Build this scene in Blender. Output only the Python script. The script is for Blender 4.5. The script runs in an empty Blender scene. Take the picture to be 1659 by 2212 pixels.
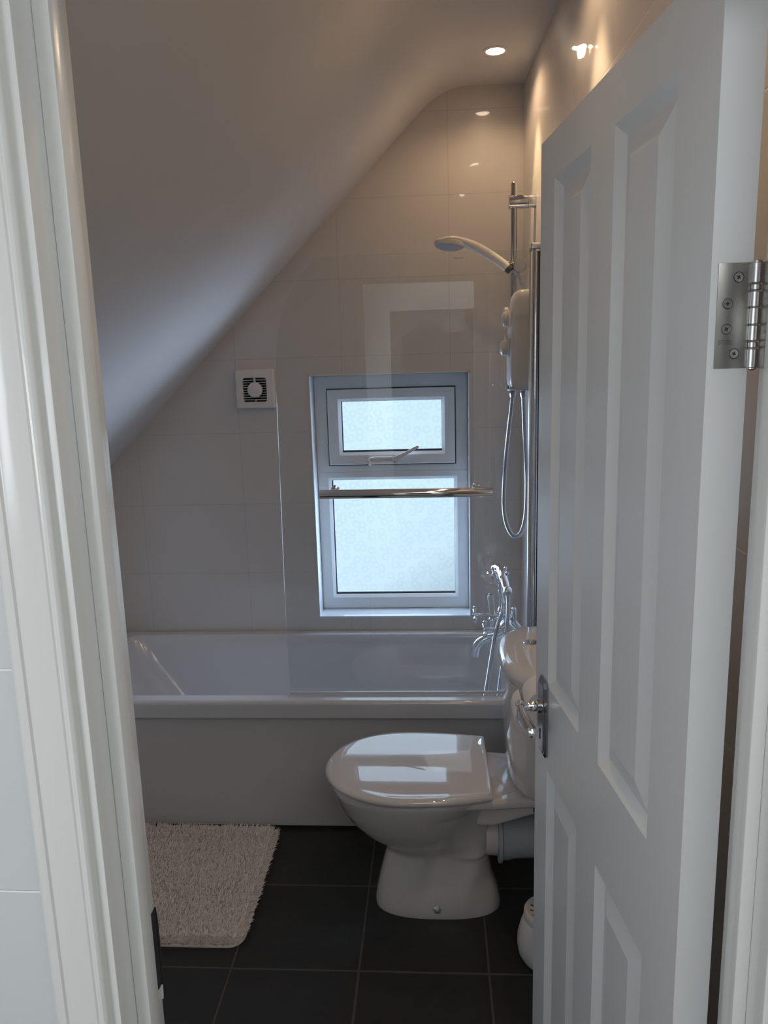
import bpy, bmesh, math, random
from mathutils import Vector, Matrix
random.seed(7)
sin, cos, pi, rad = math.sin, math.cos, math.pi, math.radians
S = bpy.context.scene
COL = S.collection

# ---------------------------------------------------------------- camera
YAW, PITCH, ROLL, CAMZ, FPX = rad(3.85), rad(-11.06), rad(1.65), 1.61, 1660.0
F = Vector((-sin(YAW)*cos(PITCH), cos(YAW)*cos(PITCH), sin(PITCH)))
R0 = Vector((cos(YAW), sin(YAW), 0)); U0 = R0.cross(F)
R1 = cos(ROLL)*R0 - sin(ROLL)*U0; U1 = sin(ROLL)*R0 + cos(ROLL)*U0
cd = bpy.data.cameras.new('camera'); cam = bpy.data.objects.new('camera', cd); COL.objects.link(cam)
M = Matrix((R1, U1, -F)).transposed().to_4x4(); M.translation = Vector((0, 0, CAMZ))
cam.matrix_world = M
cd.sensor_fit = 'VERTICAL'; cd.sensor_height = 36; cd.lens = FPX/2212*36
cd.clip_start = 0.02; cd.clip_end = 100
S.camera = cam

# ---------------------------------------------------------------- exposure, world
S.view_settings.view_transform = 'Standard'
S.view_settings.look = 'None'
S.view_settings.exposure = 0.0
S.view_settings.gamma = 1.0
S.view_settings.use_curve_mapping = False
S.cycles.max_bounces = 10; S.cycles.diffuse_bounces = 5; S.cycles.glossy_bounces = 6
S.cycles.transmission_bounces = 8; S.cycles.transparent_max_bounces = 12
S.cycles.sample_clamp_indirect = 6.0; S.cycles.caustics_refractive = True; S.cycles.caustics_reflective = False
S.cycles.use_denoising = True
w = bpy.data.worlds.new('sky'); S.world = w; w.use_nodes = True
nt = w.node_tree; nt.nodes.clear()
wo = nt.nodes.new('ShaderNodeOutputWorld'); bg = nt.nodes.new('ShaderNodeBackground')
tc = nt.nodes.new('ShaderNodeTexCoord'); sx = nt.nodes.new('ShaderNodeSeparateXYZ')
ma = nt.nodes.new('ShaderNodeMath'); ma.operation = 'MULTIPLY_ADD'; ma.inputs[1].default_value = -0.55
cr = nt.nodes.new('ShaderNodeValToRGB')
nt.links.new(tc.outputs['Generated'], sx.inputs[0]); nt.links.new(sx.outputs['X'], ma.inputs[0]); nt.links.new(sx.outputs['Z'], ma.inputs[2])
nt.links.new(ma.outputs[0], cr.inputs[0])
mr = nt.nodes.new('ShaderNodeMapRange'); mr.inputs[1].default_value = -0.34; mr.inputs[2].default_value = -0.18
nt.links.new(ma.outputs[0], mr.inputs[0]); nt.links.new(mr.outputs[0], cr.inputs[0])
cr.color_ramp.elements[0].color = (0.36, 0.43, 0.47, 1); cr.color_ramp.elements[0].position = 0.0
cr.color_ramp.elements[1].color = (0.70, 0.86, 0.99, 1); cr.color_ramp.elements[1].position = 0.62
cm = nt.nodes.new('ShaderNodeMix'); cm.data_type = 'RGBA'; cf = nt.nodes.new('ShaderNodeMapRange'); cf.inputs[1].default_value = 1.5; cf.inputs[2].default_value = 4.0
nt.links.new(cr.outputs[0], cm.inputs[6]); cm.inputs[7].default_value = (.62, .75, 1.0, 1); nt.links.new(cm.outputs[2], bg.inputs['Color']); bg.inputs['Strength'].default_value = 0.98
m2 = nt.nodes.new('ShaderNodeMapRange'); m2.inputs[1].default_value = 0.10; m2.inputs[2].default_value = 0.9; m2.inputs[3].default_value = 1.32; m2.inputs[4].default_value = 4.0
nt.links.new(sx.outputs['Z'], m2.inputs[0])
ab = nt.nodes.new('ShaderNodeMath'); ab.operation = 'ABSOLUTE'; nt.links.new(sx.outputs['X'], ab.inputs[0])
m3 = nt.nodes.new('ShaderNodeMapRange'); m3.inputs[1].default_value = 0.30; m3.inputs[2].default_value = 0.62; m3.inputs[3].default_value = 0.0; m3.inputs[4].default_value = 17.0  # extra sky brightness to the sides, out of view, added for blue window fill
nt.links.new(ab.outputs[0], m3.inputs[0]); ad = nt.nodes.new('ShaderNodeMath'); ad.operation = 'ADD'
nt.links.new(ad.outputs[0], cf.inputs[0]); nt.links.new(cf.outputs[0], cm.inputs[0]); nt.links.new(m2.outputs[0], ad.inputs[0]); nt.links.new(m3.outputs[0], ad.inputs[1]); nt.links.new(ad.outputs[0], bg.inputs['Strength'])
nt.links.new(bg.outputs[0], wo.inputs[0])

def light(name, kind, loc, power, color, **kw):
    l = bpy.data.lights.new(name, kind); l.energy = power; l.color = color
    for k, v in kw.items():
        if k not in ('rot', 'aim'): setattr(l, k, v)
    o = bpy.data.objects.new(name, l); COL.objects.link(o); o.location = loc
    if 'rot' in kw: o.rotation_euler = kw['rot']
    if 'aim' in kw: o.rotation_euler = (Vector(kw['aim'])-Vector(loc)).to_track_quat('-Z', 'Y').to_euler()
    return o

# added area lamps for landing daylight, no roof window built; portal at bathroom window
light('landing_daylight', 'AREA', (-0.84, -0.50, 1.62), 14.0, (0.89, 0.945, 1.0), shape='RECTANGLE', size=0.7, size_y=0.7, aim=(0.45, 0.1, 1.0))
light('landing_ceiling_fill', 'AREA', (0.3, -0.55, 2.5), 9.5, (0.95, 0.98, 1.0), shape='RECTANGLE', size=0.9, size_y=0.9, aim=(0.3, -0.3, 0))  # added overhead fill for end wall and jambs, no opening in this ceiling
wd = light('window_daylight', 'AREA', (-0.177, 3.30, 1.06), 1.0, (1, 1, 1), shape='RECTANGLE', size=0.62, size_y=1.0, aim=(-0.177, 2.0, 1.06))
wd.data.cycles.is_portal = True

# ---------------------------------------------------------------- materials
def mat(name, color=(.8, .8, .8), rough=.4, metal=0.0, coat=0.0, coat_rough=.05, spec=.5, bump=0, bscale=20, bstretch=(1, 1, 1), noise_col=0, nscale=8, ior=None):
    m = bpy.data.materials.new(name); m.use_nodes = True; n = m.node_tree; b = n.nodes['Principled BSDF']
    b.inputs['Base Color'].default_value = (*color, 1); b.inputs['Roughness'].default_value = rough
    b.inputs['Metallic'].default_value = metal; b.inputs['Coat Weight'].default_value = coat
    b.inputs['Coat Roughness'].default_value = coat_rough; b.inputs['Specular IOR Level'].default_value = spec
    if ior: b.inputs['IOR'].default_value = ior
    g = n.nodes.new('ShaderNodeNewGeometry'); mp = n.nodes.new('ShaderNodeMapping'); mp.inputs['Scale'].default_value = bstretch
    n.links.new(g.outputs['Position'], mp.inputs['Vector'])
    if bump:
        t = n.nodes.new('ShaderNodeTexNoise'); t.inputs['Scale'].default_value = bscale; t.inputs['Detail'].default_value = 3
        n.links.new(mp.outputs[0], t.inputs['Vector'])
        bp = n.nodes.new('ShaderNodeBump'); bp.inputs['Strength'].default_value = 1; bp.inputs['Distance'].default_value = bump
        n.links.new(t.outputs['Fac'], bp.inputs['Height']); n.links.new(bp.outputs[0], b.inputs['Normal'])
        if coat: n.links.new(bp.outputs[0], b.inputs['Coat Normal'])
    if noise_col:
        t2 = n.nodes.new('ShaderNodeTexNoise'); t2.inputs['Scale'].default_value = nscale; t2.inputs['Detail'].default_value = 4
        n.links.new(mp.outputs[0], t2.inputs['Vector'])
        mx = n.nodes.new('ShaderNodeMix'); mx.data_type = 'RGBA'
        n.links.new(t2.outputs['Fac'], mx.inputs[0])
        mx.inputs[6].default_value = (*[c*(1-noise_col) for c in color], 1); mx.inputs[7].default_value = (*[min(1, c*(1+noise_col)) for c in color], 1)
        n.links.new(mx.outputs[2], b.inputs['Base Color'])
    return m

def tile_mat(name, axes, tile, grout, tw, th, off, mortar, rough, coat, bump=.0006, gdepth=.0005, wav=0.0, wscale=5, spec=.5, coat_rough=.03):
    """axes: which world coords feed u, v"""
    m = bpy.data.materials.new(name); m.use_nodes = True; n = m.node_tree; b = n.nodes['Principled BSDF']
    g = n.nodes.new('ShaderNodeNewGeometry'); sp = n.nodes.new('ShaderNodeSeparateXYZ'); cb = n.nodes.new('ShaderNodeCombineXYZ')
    n.links.new(g.outputs['Position'], sp.inputs[0])
    def grid(ax, size, o):
        a = n.nodes.new('ShaderNodeMath'); a.operation = 'ADD'; a.inputs[1].default_value = -o+100*size
        n.links.new(sp.outputs[ax], a.inputs[0])
        f = n.nodes.new('ShaderNodeMath'); f.operation = 'MODULO'; f.inputs[1].default_value = size; n.links.new(a.outputs[0], f.inputs[0])
        d = n.nodes.new('ShaderNodeMath'); d.operation = 'PINGPONG'; d.inputs[1].default_value = size/2; n.links.new(f.outputs[0], d.inputs[0])
        return d
    du = grid(axes[0], tw, off[0]); dv = grid(axes[1], th, off[1])
    mn = n.nodes.new('ShaderNodeMath'); mn.operation = 'MINIMUM'; n.links.new(du.outputs[0], mn.inputs[0]); n.links.new(dv.outputs[0], mn.inputs[1])
    r = n.nodes.new('ShaderNodeMapRange'); r.inputs[1].default_value = mortar*.5; r.inputs[2].default_value = mortar; n.links.new(mn.outputs[0], r.inputs[0])
    t = n.nodes.new('ShaderNodeTexNoise'); t.inputs['Scale'].default_value = 4; t.inputs['Detail'].default_value = 6; n.links.new(g.outputs['Position'], t.inputs['Vector'])
    mc = n.nodes.new('ShaderNodeMix'); mc.data_type = 'RGBA'; n.links.new(t.outputs['Fac'], mc.inputs[0])
    k = .35 if max(tile) < .2 else .02
    mc.inputs[6].default_value = (*[c*(1-k) for c in tile], 1); mc.inputs[7].default_value = (*[c*(1+k) for c in tile], 1)
    mx = n.nodes.new('ShaderNodeMix'); mx.data_type = 'RGBA'; n.links.new(r.outputs[0], mx.inputs[0]); mx.inputs[6].default_value = (*grout, 1); n.links.new(mc.outputs[2], mx.inputs[7])
    n.links.new(mx.outputs[2], b.inputs['Base Color'])
    b.inputs['Roughness'].default_value = rough; b.inputs['Coat Weight'].default_value = coat; b.inputs['Coat Roughness'].default_value = coat_rough
    b.inputs['Specular IOR Level'].default_value = spec
    w_ = n.nodes.new('ShaderNodeTexNoise'); w_.inputs['Scale'].default_value = wscale; w_.inputs['Detail'].default_value = 1; n.links.new(g.outputs['Position'], w_.inputs['Vector'])
    hs = n.nodes.new('ShaderNodeMath'); hs.operation = 'MULTIPLY_ADD'; hs.inputs[1].default_value = wav; n.links.new(w_.outputs['Fac'], hs.inputs[0])
    hg = n.nodes.new('ShaderNodeMath'); hg.operation = 'MULTIPLY'; hg.inputs[1].default_value = gdepth; n.links.new(r.outputs[0], hg.inputs[0]); n.links.new(hg.outputs[0], hs.inputs[2])
    bp = n.nodes.new('ShaderNodeBump'); bp.inputs['Strength'].default_value = 1; bp.inputs['Distance'].default_value = 1.0
    n.links.new(hs.outputs[0], bp.inputs['Height']); n.links.new(bp.outputs[0], b.inputs['Normal']); n.links.new(bp.outputs[0], b.inputs['Coat Normal'])
    return m

WHITE = (.70, .695, .67)
m_paint = mat('gloss_white_paint', (.74, .74, .72), .22, bump=.0012, bscale=30, bstretch=(1, 1, .12), spec=.5)
m_door = mat('satin_white_door_paint', (.70, .71, .71), .28, bump=.0002, bscale=60, bstretch=(1, 1, .1))
m_ceil = mat('matt_ceiling_paint', (.66, .63, .61), .9, bump=.0006, bscale=6)
m_hallwall = tile_mat('landing_wall_tile', ('X', 'Z'), (.66, .68, .68), (.92, .92, .92), .6, .247, (-.2, 1.322), .0014, .35, 0.2)
m_hallplain = mat('landing_wall_paint', (.84, .84, .82), .8)
m_carpet = mat('landing_carpet', (.30, .28, .26), .95, bump=.002, bscale=300)
m_tile_b = tile_mat('glossy_white_wall_tile_back', ('X', 'Z'), (.60, .565, .54), (.50, .465, .44), .43, .295, (-.36, 2.225), .0010, .32, 1.0, wav=.0018, wscale=7)
m_tile_r = tile_mat('glossy_white_wall_tile_side', ('Y', 'Z'), (.60, .565, .54), (.78, .74, .68), .43, .295, (2.67, 2.225), .0016, .30, 1.0, wav=.0016, wscale=7)
_n = m_tile_r.node_tree; _b = _n.nodes['Principled BSDF']; _t = _n.nodes.new('ShaderNodeTangent'); _t.direction_type = 'RADIAL'; _t.axis = 'Z'
_n.links.new(_t.outputs[0], _b.inputs['Tangent']); _b.inputs['Anisotropic'].default_value = 1.0; _b.inputs['Anisotropic Rotation'].default_value = .25
_b.inputs['Roughness'].default_value = .42; _b.inputs['Specular IOR Level'].default_value = 1.0; _b.inputs['Coat Weight'].default_value = .45
m_floor = tile_mat('dark_grey_floor_tile', ('X', 'Y'), (.028, .028, .027), (.085, .076, .064), .349, .342, (-.224, 1.785), .0042, .36, 0.0, wav=.0015, wscale=25, gdepth=.0015, spec=.35)
m_acrylic = mat('white_bath_acrylic', (.62, .62, .63), .16, coat=.6, coat_rough=.08)
m_ceramic = mat('white_glazed_ceramic', (.70, .66, .63), .14, coat=1, coat_rough=.02)
m_seat = mat('white_glossy_seat_plastic', (.70, .655, .625), .04, coat=1, coat_rough=.01, bump=.0002, bscale=6)
m_plastic = mat('white_plastic', (.70, .67, .65), .3)
m_upvc = mat('white_window_plastic', (.72, .74, .75), .28)
m_chrome = mat('polished_chrome', (.80, .80, .82), .07, metal=1)
m_chrome2 = mat('satin_chrome', (.50, .50, .50), .32, metal=1, bump=.00006, bscale=200)
m_dchrome = mat('aged_chrome_plate', (.42, .43, .45), .16, metal=1)
m_dark = mat('dark_recess', (.015, .015, .018), .6)
m_black = mat('black_gasket_rubber', (.02, .02, .025), .5)
m_fangrey = mat('grey_fan_interior', (.09, .09, .10), .6)
m_rug = mat('white_cotton_pile', (.92, .84, .77), .95, noise_col=.04, nscale=40)
m_paper = mat('white_tissue_paper', (.80, .74, .69), .95, bump=.0008, bscale=70)
m_grey = mat('grey_waste_plastic', (.42, .44, .46), .5)
m_steel = mat('brushed_hinge_steel', (.42, .41, .39), .36, metal=1, bump=.00005, bscale=400, bstretch=(1, 1, .1))
m_knuckle = mat('hinge_knuckle_steel', (.50, .50, .50), .36, metal=1)
m_text = mat('grey_etched_print', (.035, .025, .02), .7)
m_hingetext = mat('faint_stamped_letters', (.20, .20, .19), .5, metal=.6)
m_wood = mat('chipped_bare_edge', (.30, .20, .13), .8)
m_dim = mat('dim_bedroom_wall', (.30, .29, .28), .9)

# hose: ribbed metal
m_hose = mat('ribbed_steel_hose', (.55, .55, .56), .25, metal=1)

# lamp disc
m_lamp = bpy.data.materials.new('lit_lamp_glass'); m_lamp.use_nodes = True
_b = m_lamp.node_tree.nodes['Principled BSDF']; _b.inputs['Emission Color'].default_value = (1, .80, .58, 1); _b.inputs['Emission Strength'].default_value = 14

# clear shower glass
m_glass = bpy.data.materials.new('clear_shower_glass'); m_glass.use_nodes = True
n = m_glass.node_tree; n.nodes.clear(); o_ = n.nodes.new('ShaderNodeOutputMaterial'); mx = n.nodes.new('ShaderNodeMixShader')
tr = n.nodes.new('ShaderNodeBsdfTransparent'); tr.inputs[0].default_value = (.975, .985, .985, 1)
gl = n.nodes.new('ShaderNodeBsdfGlossy'); gl.inputs['Roughness'].default_value = .004
fr = n.nodes.new('ShaderNodeFresnel'); fr.inputs[0].default_value = 1.62
gb = n.nodes.new('ShaderNodeNewGeometry'); iv = n.nodes.new('ShaderNodeMapRange'); iv.inputs[3].default_value = 1.62; iv.inputs[4].default_value = 1/1.62
n.links.new(gb.outputs['Backfacing'], iv.inputs[0]); n.links.new(iv.outputs[0], fr.inputs[0])
n.links.new(fr.outputs[0], mx.inputs[0]); n.links.new(tr.outputs[0], mx.inputs[1]); n.links.new(gl.outputs[0], mx.inputs[2]); n.links.new(mx.outputs[0], o_.inputs[0])

# obscure window glass with flower pattern pressed into it
m_pane = bpy.data.materials.new('flower_pattern_obscure_glass'); m_pane.use_nodes = True
n = m_pane.node_tree; n.nodes.clear(); o_ = n.nodes.new('ShaderNodeOutputMaterial'); mx = n.nodes.new('ShaderNodeMixShader')
tr = n.nodes.new('ShaderNodeBsdfTransparent'); tr.inputs[0].default_value = (.93, .98, 1, 1)
rf = n.nodes.new('ShaderNodeBsdfRefraction'); rf.inputs['Roughness'].default_value = .08; rf.inputs['IOR'].default_value = 1.35
rf.inputs['Color'].default_value = (.95, .99, 1, 1)
def N(t, **kw):
    x = n.nodes.new(t)
    for k, v in kw.items(): setattr(x, k, v)
    return x
def MATH(op, a, b=None, c=None):
    x = N('ShaderNodeMath', operation=op)
    for i, v in enumerate((a, b, c)):
        if v is None: continue
        if hasattr(v, 'links'): n.links.new(v, x.inputs[i])
        else: x.inputs[i].default_value = v
    return x.outputs[0]
g = N('ShaderNodeNewGeometry'); sp = N('ShaderNodeSeparateXYZ'); n.links.new(g.outputs['Position'], sp.inputs[0])
cb = N('ShaderNodeCombineXYZ'); n.links.new(sp.outputs['X'], cb.inputs[0]); n.links.new(sp.outputs['Z'], cb.inputs[1])
vm = N('ShaderNodeVectorMath', operation='SCALE'); vm.inputs['Scale'].default_value = 25; n.links.new(cb.outputs[0], vm.inputs[0])
vo = N('ShaderNodeTexVoronoi', voronoi_dimensions='2D'); vo.inputs['Scale'].default_value = 1; vo.inputs['Randomness'].default_value = .75; n.links.new(vm.outputs[0], vo.inputs['Vector'])
sub = N('ShaderNodeVectorMath', operation='SUBTRACT'); n.links.new(vm.outputs[0], sub.inputs[0]); n.links.new(vo.outputs['Position'], sub.inputs[1])
s2 = N('ShaderNodeSeparateXYZ'); n.links.new(sub.outputs[0], s2.inputs[0])
ang = MATH('ARCTAN2', s2.outputs[1], s2.outputs[0]); ray_ = MATH('COSINE', MATH('MULTIPLY', ang, 16.0))
ln = N('ShaderNodeVectorMath', operation='LENGTH'); n.links.new(sub.outputs[0], ln.inputs[0])
in1 = N('ShaderNodeMapRange'); in1.inputs[1].default_value = .10; in1.inputs[2].default_value = .2; n.links.new(ln.outputs['Value'], in1.inputs[0])
in2 = N('ShaderNodeMapRange'); in2.inputs[1].default_value = .5; in2.inputs[2].default_value = .42; n.links.new(ln.outputs['Value'], in2.inputs[0])
msk = MATH('MULTIPLY', in1.outputs[0], in2.outputs[0])
hh = MATH('MULTIPLY', MATH('ADD', ray_, 1.0), msk)
stroke = N('ShaderNodeMapRange'); stroke.inputs[1].default_value = 1.1; stroke.inputs[2].default_value = 1.7; n.links.new(hh, stroke.inputs[0])
mx.inputs[0].default_value = .12; n.links.new(tr.outputs[0], mx.inputs[1]); n.links.new(rf.outputs[0], mx.inputs[2])
tl = N('ShaderNodeBsdfTransparent'); tl.inputs[0].default_value = (.30, .36, .37, 1)
mx3 = N('ShaderNodeMixShader'); n.links.new(MATH('MULTIPLY', stroke.outputs[0], .09), mx3.inputs[0]); n.links.new(mx.outputs[0], mx3.inputs[1]); n.links.new(tl.outputs[0], mx3.inputs[2])
gls = N('ShaderNodeBsdfGlossy'); gls.inputs['Roughness'].default_value = .08
mx2 = N('ShaderNodeMixShader'); mx2.inputs[0].default_value = .04; n.links.new(mx3.outputs[0], mx2.inputs[1]); n.links.new(gls.outputs[0], mx2.inputs[2])
n.links.new(mx2.outputs[0], o_.inputs[0])

# ---------------------------------------------------------------- mesh helpers
ORIG = {}
def finish(bm, name, m, sharp=35):
    bmesh.ops.recalc_face_normals(bm, faces=bm.faces)
    for f in bm.faces: f.smooth = True
    for e in bm.edges:
        if len(e.link_faces) == 2:
            if e.calc_face_angle(0) > rad(sharp): e.smooth = False
        else: e.smooth = False
    me = bpy.data.meshes.new(name); bm.to_mesh(me); bm.free()
    me.materials.append(m)
    return me
def tag(o, label=None, cat=None, group=None, kind=None):
    if label: o['label'] = label
    if cat: o['category'] = cat
    if group: o['group'] = group
    if kind: o['kind'] = kind
    return o
def thing(name, loc, label, cat, rotz=0, **kw):
    o = bpy.data.objects.new(name, None); COL.objects.link(o); o.location = loc; o.rotation_euler = (0, 0, rotz)
    o.empty_display_size = .05
    ORIG[o.name] = Vector(loc) if rotz == 0 else Vector((0, 0, 0))
    return tag(o, label, cat, **kw)
def obj(name, bm, m, parent=None, sharp=35, label=None):
    me = finish(bm, name, m, sharp)
    o = bpy.data.objects.new(name, me); COL.objects.link(o)
    if parent is not None:
        org = ORIG[parent.name]; o.parent = parent; ORIG[o.name] = org
        if org.length: me.transform(Matrix.Translation(-org))
    else:
        xs = [v.co for v in me.vertices]
        org = Vector(((min(v.x for v in xs)+max(v.x for v in xs))/2, (min(v.y for v in xs)+max(v.y for v in xs))/2, min(v.z for v in xs)))
        me.transform(Matrix.Translation(-org)); o.location = org; ORIG[o.name] = org
    if label: o['label'] = label
    return o
def struct(name, bm, m, parent=None, sharp=35):
    o = obj(name, bm, m, parent, sharp)
    if parent is None: o['kind'] = 'structure'
    return o
def B(): return bmesh.new()
def box(bm, x0, x1, y0, y1, z0, z1, bev=0, seg=2):
    vs = [bm.verts.new((x, y, z)) for z in (z0, z1) for x, y in ((x0, y0), (x1, y0), (x1, y1), (x0, y1))]
    fs = [bm.faces.new([vs[i] for i in q]) for q in ((3, 2, 1, 0), (4, 5, 6, 7), (0, 1, 5, 4), (1, 2, 6, 5), (2, 3, 7, 6), (3, 0, 4, 7))]
    if bev:
        es = list({e for f in fs for e in f.edges})
        bmesh.ops.bevel(bm, geom=es, offset=bev, segments=seg, profile=.5, affect='EDGES')
    return bm
def loft(bm, loops, cap0=True, cap1=True, closed=True):
    L = [[bm.verts.new(p) for p in l] for l in loops]
    k = len(L[0])
    for a, b in zip(L, L[1:]):
        for i in range(k if closed else k-1):
            j = (i+1) % k
            try: bm.faces.new((a[i], a[j], b[j], b[i]))
            except ValueError: pass
    if cap0: bm.faces.new(L[0][::-1])
    if cap1: bm.faces.new(L[-1])
    return bm
def tube(bm, pts, r, nseg=12, cap=True):
    pts = [Vector(p) for p in pts]; rs = r if isinstance(r, (list, tuple)) else [r]*len(pts)
    loops = []; up = None
    for i, p in enumerate(pts):
        t = (pts[min(i+1, len(pts)-1)]-pts[max(i-1, 0)]).normalized()
        if up is None:
            up = Vector((0, 0, 1)) if abs(t.z) < .9 else Vector((1, 0, 0))
        a = (up - t*up.dot(t)).normalized(); b = t.cross(a); up = a
        loops.append([p+(a*cos(2*pi*k/nseg)+b*sin(2*pi*k/nseg))*rs[i] for k in range(nseg)])
    return loft(bm, loops, cap, cap)
def lathe(bm, prof, origin=(0, 0, 0), axis=(0, 0, 1), n=32, cap=True):
    ax = Vector(axis).normalized(); up = Vector((0, 0, 1)) if abs(ax.z) < .9 else Vector((1, 0, 0))
    a = (up-ax*up.dot(ax)).normalized(); b = ax.cross(a); o = Vector(origin)
    loops = [[o+ax*z+(a*cos(2*pi*k/n)+b*sin(2*pi*k/n))*max(r, 1e-5) for k in range(n)] for r, z in prof]
    return loft(bm, loops, cap, cap)
def spline(pts, n=8):
    P = [Vector(p) for p in pts]; P = [2*P[0]-P[1]]+P+[2*P[-1]-P[-2]]; out = []
    for i in range(1, len(P)-2):
        for k in range(n):
            t = k/n; a, b, c, d = P[i-1], P[i], P[i+1], P[i+2]
            out.append(.5*((2*b)+(c-a)*t+(2*a-5*b+4*c-d)*t*t+(3*b-a-3*c+d)*t**3))
    out.append(P[-2]); return out
def hose_mesh(bm, pts, r, pitch=.004, nseg=10):
    sp_ = spline(pts, 30); L = [0]
    for a, b in zip(sp_, sp_[1:]): L.append(L[-1]+(b-a).length)
    N_ = max(4, int(L[-1]/pitch*3)); out = []; rs = []; j = 0
    for i in range(N_+1):
        s = L[-1]*i/N_
        while j < len(L)-2 and L[j+1] < s: j += 1
        t = (s-L[j])/max(1e-9, L[j+1]-L[j]); out.append(sp_[j].lerp(sp_[j+1], min(1, t))); rs.append(r if i % 3 else r*.84)
    return tube(bm, out, rs, nseg)
def rrect(x0, x1, y0, y1, r, z, n=8):
    out = []
    for cx, cy, a0 in ((x1-r, y1-r, 0), (x0+r, y1-r, 90), (x0+r, y0+r, 180), (x1-r, y0+r, 270)):
        for k in range(n+1):
            a = rad(a0+90*k/n); out.append((cx+r*cos(a), cy+r*sin(a), z))
    return out
def prism(bm, poly, z0, z1):
    return loft(bm, [[(x, y, z0) for x, y in poly], [(x, y, z1) for x, y in poly]])
def text(name, body, size, loc, basis, m, parent, extrude=.0):
    c = bpy.data.curves.new(name, 'FONT'); c.body = body; c.size = size; c.extrude = extrude; c.offset = size*.02; c.align_x = 'CENTER'; c.align_y = 'CENTER'
    c.materials.append(m); o = bpy.data.objects.new(name, c); COL.objects.link(o)
    o.parent = parent; mw = Matrix(basis).transposed().to_4x4(); mw.translation = Vector(loc)-ORIG[parent.name]
    o.matrix_local = mw; bpy.context.view_layer.update()
    me = bpy.data.meshes.new_from_object(o.evaluated_get(bpy.context.evaluated_depsgraph_get())); me.name = name
    q = bpy.data.objects.new(name, me); COL.objects.link(q); q.parent = parent; q.matrix_local = mw
    bpy.data.objects.remove(o); q.name = name; return q

# ---------------------------------------------------------------- room shell
YW0, YW1 = .690, .797          # partition wall (landing face, bathroom face)
XL, XR = -.345, .323           # door lining inner faces
YB = 3.10                      # back wall
XWL = -1.36
def xr(y): return .352+.034*(YB-y)     # right wall, slightly out of square
ZC = 2.60
def slope_z(x): return 2.144+.9945*(x+.408)
HEAD = 1.975

bm = B(); box(bm, XWL-.1, .62, YW0-.0, YB+.2, -.08, 0); struct('floor', bm, m_floor)
bm = B(); box(bm, XWL-.1, 1.3, -3.4, YW0-.001, -.08, 0); o = struct('floor_landing', bm, m_carpet); o.name = 'floor'
# back wall with window hole
WX0, WX1, WZ0, WZ1 = -.497, .146, .546, 1.565
bm = B()
box(bm, XWL-.1, WX0, YB, YB+.22, 0, 2.75); box(bm, WX1, .62, YB, YB+.22, 0, 2.75)
box(bm, WX0, WX1, YB, YB+.22, 0, WZ0); box(bm, WX0, WX1, YB, YB+.22, WZ1, 2.75)
struct('wall_back', bm, m_tile_b)
# right wall
bm = B(); prism(bm, [(xr(YW1), YW1), (.62, YW1), (.62, YB), (xr(YB), YB)], 0, 2.75); struct('wall_right', bm, m_tile_r)
bm = B(); box(bm, XWL-.1, XWL, -3.4, YB, 0, 1.5); struct('wall_left', bm, m_hallplain)
# partition wall
bm = B()
box(bm, XWL, XL-.028, YW0, YW1, 0, 2.75); box(bm, XR+.028, 1.2, YW0, YW1, 0, 2.75); box(bm, XL-.028, XR+.028, YW0, YW1, HEAD+.03, 2.75)
struct('wall_front', bm, m_hallwall)
# ceiling with sloping roof side, soft fold
prof = [(XWL-.1, slope_z(XWL-.1)), (-.03, slope_z(-.03))]
for k in range(1, 12):
    t = k/12; a = Vector((-.03, slope_z(-.03))); b = Vector((.05, 2.6)); c = Vector((.15, 2.6)); p = a*(1-t)**2+b*2*t*(1-t)+c*t*t; prof.append((p.x, p.y))
prof += [(.15, ZC), (1.3, ZC)]
bm = B(); poly = prof+[(1.3, ZC+.25), (XWL-.1, ZC+.25)]
loft(bm, [[(x, -3.4, z) for x, z in poly], [(x, YB+.1, z) for x, z in poly]]); struct('ceiling', bm, m_ceil)
# landing: side wall, end wall with a doorway into a dim room, end of that room
bm = B(); box(bm, 1.2, 1.3, -3.4, YW0, 0, 2.75); struct('wall_landing_right', bm, m_hallplain).name = 'wall_landing'
bm = B(); box(bm, XWL, -.27, -1.32, -1.2, 0, 2.7); box(bm, .38, 1.2, -1.32, -1.2, 0, 2.7); box(bm, -.27, .38, -1.32, -1.2, 1.88, 2.7)
struct('wall_landing', bm, m_hallplain)
bm = B(); box(bm, XWL, 1.2, -3.4, -3.3, 0, 2.7); struct('wall_bedroom', bm, m_dim)

# ---------------------------------------------------------------- door frame
DF = thing('trim_1', (-.02, .74, 0), None, None, kind='structure')
def dobj(name, bm, m, parent=DF): return obj(name, bm, m, parent)
bm = B(); box(bm, XL-.028, XL, YW0-.004, YW1, 0, HEAD+.03, .0015)
dobj('door_lining', bm, m_paint)
bm = B(); box(bm, XR, XR+.028, YW0-.004, YW1, 0, HEAD+.03, .0015); dobj('door_lining', bm, m_paint)
bm = B(); box(bm, XL, XR, YW0-.004, YW1, HEAD+.004, HEAD+.03, .0015); dobj('door_lining', bm, m_paint)
SY0, SY1 = .723, .752
bm = B(); box(bm, XL, XL+.016, SY0, SY1, 0, HEAD+.004, .002); dobj('door_stop', bm, m_paint)
bm = B(); box(bm, XR-.0145, XR, SY0, SY1, 0, HEAD+.004, .002); dobj('door_stop', bm, m_paint)
bm = B(); box(bm, XL+.016, XR-.016, SY0, SY1, 1.955, HEAD+.004, .002); dobj('door_stop', bm, m_paint)
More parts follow.
